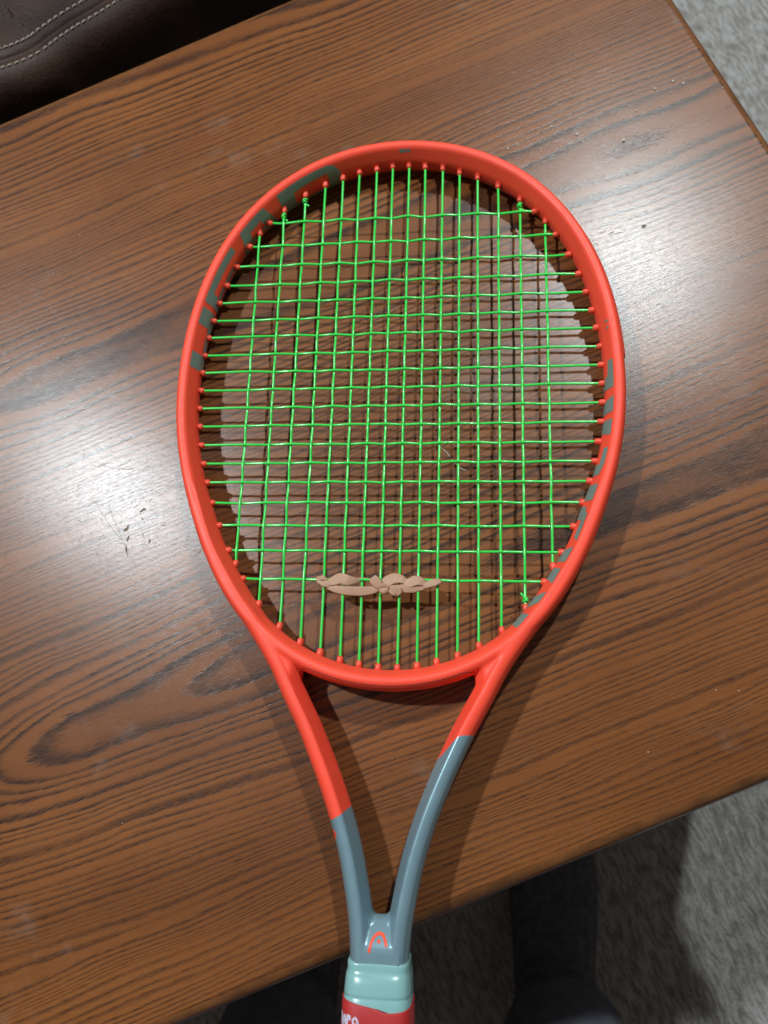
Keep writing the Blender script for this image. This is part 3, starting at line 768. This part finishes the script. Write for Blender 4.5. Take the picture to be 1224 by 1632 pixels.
# ------------------------------------------------------------------ person standing at the near side (only the feet and shins enter the frame)
person = empty('person', 'person in dark trousers and charcoal socks standing at the near table edge', 'person', (-5, -430, FLOOR))
def skin_mesh(name, pts, edges, radii, mat, levels=2):
    me_ = bpy.data.meshes.new(name); me_.from_pydata([tuple(v*MM for v in p) for p in pts], edges, []); me_.update()
    o_ = bpy.data.objects.new(name, me_); C.objects.link(o_)
    o_.modifiers.new('k', 'SKIN')
    for i, r in enumerate(radii):
        rx, ry = (r if isinstance(r, tuple) else (r, r)); me_.skin_vertices[0].data[i].radius = (rx*MM, ry*MM)
    me_.skin_vertices[0].data[0].use_root = True
    sb = o_.modifiers.new('s', 'SUBSURF'); sb.levels = levels; sb.render_levels = levels
    d_ = bpy.context.evaluated_depsgraph_get(); d_.update()
    m2 = bpy.data.meshes.new_from_object(o_.evaluated_get(d_), depsgraph=d_); o_.modifiers.clear(); o_.data = m2
    m2.name = name; m2.materials.clear(); m2.materials.append(mat); m2.polygons.foreach_set('use_smooth', [True]*len(m2.polygons))
    o_.parent = person; return o_
def foot_pts(cx, cy, toe):   # toe, ball, instep, ankle, heel
    return [(cx+toe, cy+228, 24), (cx+toe*.8, cy+180, 30), (cx+toe*.4, cy+90, 40), (cx, cy+62, 62), (cx-toe*.2, cy-30, 38)]
# body from the waist down as one surface, trousers and socks over it
L0, R0 = (-128, 35), (136, 45)   # relative to the person's base
pts = [(0, -140, 870), (-95, -130, 820), (L0[0], -60, 450), (L0[0], L0[1]-5, 110), (95, -130, 820), (R0[0], -50, 450), (R0[0], R0[1]-5, 110)]
skin_mesh('body', pts, [(0, 1), (1, 2), (2, 3), (0, 4), (4, 5), (5, 6)], [(120, 100), 75, 52, 34, 75, 52, 34], M_skin)
tp = [(0, -140, 875), (-95, -130, 800), (L0[0], -60, 450), (L0[0]-2, L0[1]+86, 84), (95, -130, 800), (R0[0], -50, 450), (R0[0]+2, R0[1]+86, 84)]
skin_mesh('trousers', tp, [(0, 1), (1, 2), (2, 3), (0, 4), (4, 5), (5, 6)], [(140, 115), 92, 70, 64, 92, 70, 64], M_trouser)
for (cx, cy), toe in ((L0, -4), (R0, 6)):
    fp = foot_pts(cx, cy, toe)
    fp.insert(0, (cx, cy+58, 150))
    # order: shin, toe.. rebuild chain shin-ankle-instep-ball-toe plus heel
    shin, toe_, ball, ins, ank, heel = fp
    skin_mesh('sock', [ank, shin, ins, ball, toe_, heel], [(0, 1), (0, 2), (2, 3), (3, 4), (0, 5)], [(40, 40), (38, 40), (46, 36), (54, 27), (44, 19), (36, 34)], M_sock)

# ------------------------------------------------------------------ crumbs and lint on the varnish
def crumbs():
    parts = []
    c0, s0 = math.cos(TH), math.sin(TH)
    base = [(197.6, 280.8, .8), (204.4, 281.1, .6), (241.8, 270.5, .9), (230, 283.3, .7), (257.1, 274.7, .6), (301.6, 279.1, .8), (314.1, 279.2, .8), (319.1, 274.3, .8), (266.1, 252.5, 1.1), (283.3, 269.3, .7), (224.9, 291.5, .5)]
    for q in range(46):
        t = q/46; base.append((195+t*150+rng.normal(0, 5), 276+rng.normal(0, 9), rng.uniform(.18, .5)))
    for q in range(30): base.append((rng.uniform(-180, 330), rng.uniform(-100, 460), rng.uniform(.15, .36)))
    for u, v, r in base:
        X, Y = u*c0-v*s0, u*s0+v*c0
        V, F = [], []
        rg = []
        for zz, rr_ in ((0.0, .8), (.5, 1.0), (1.1, .75), (1.4, .25)):
            rg.append([(X+r*rr_*math.cos(a)*rng.uniform(.85, 1.15), Y+r*rr_*math.sin(a)*rng.uniform(.85, 1.15), .02+r*zz) for a in np.linspace(0, 2*math.pi, 7)[:-1]])
        parts.append(loft(rg, True, True))
    V, F = merge(parts); o = link_mesh('crumbs', V, F, M_crumb); o['kind'] = 'stuff'
    o['label'] = 'tiny pale crumbs scattered over the table top'; o['category'] = 'crumbs'
crumbs()
V, F = tube(catmull([(25.5, 131, .35), (30, 127, .4), (34, 121.5, .35), (38.5, 117, .4), (42, 115, .3)], 24), 0.14, 5)
o = link_mesh('lint_fibre', V, F, M_fibre); o['label'] = 'fine white lint fibre on the wood beneath the strings'; o['category'] = 'lint'
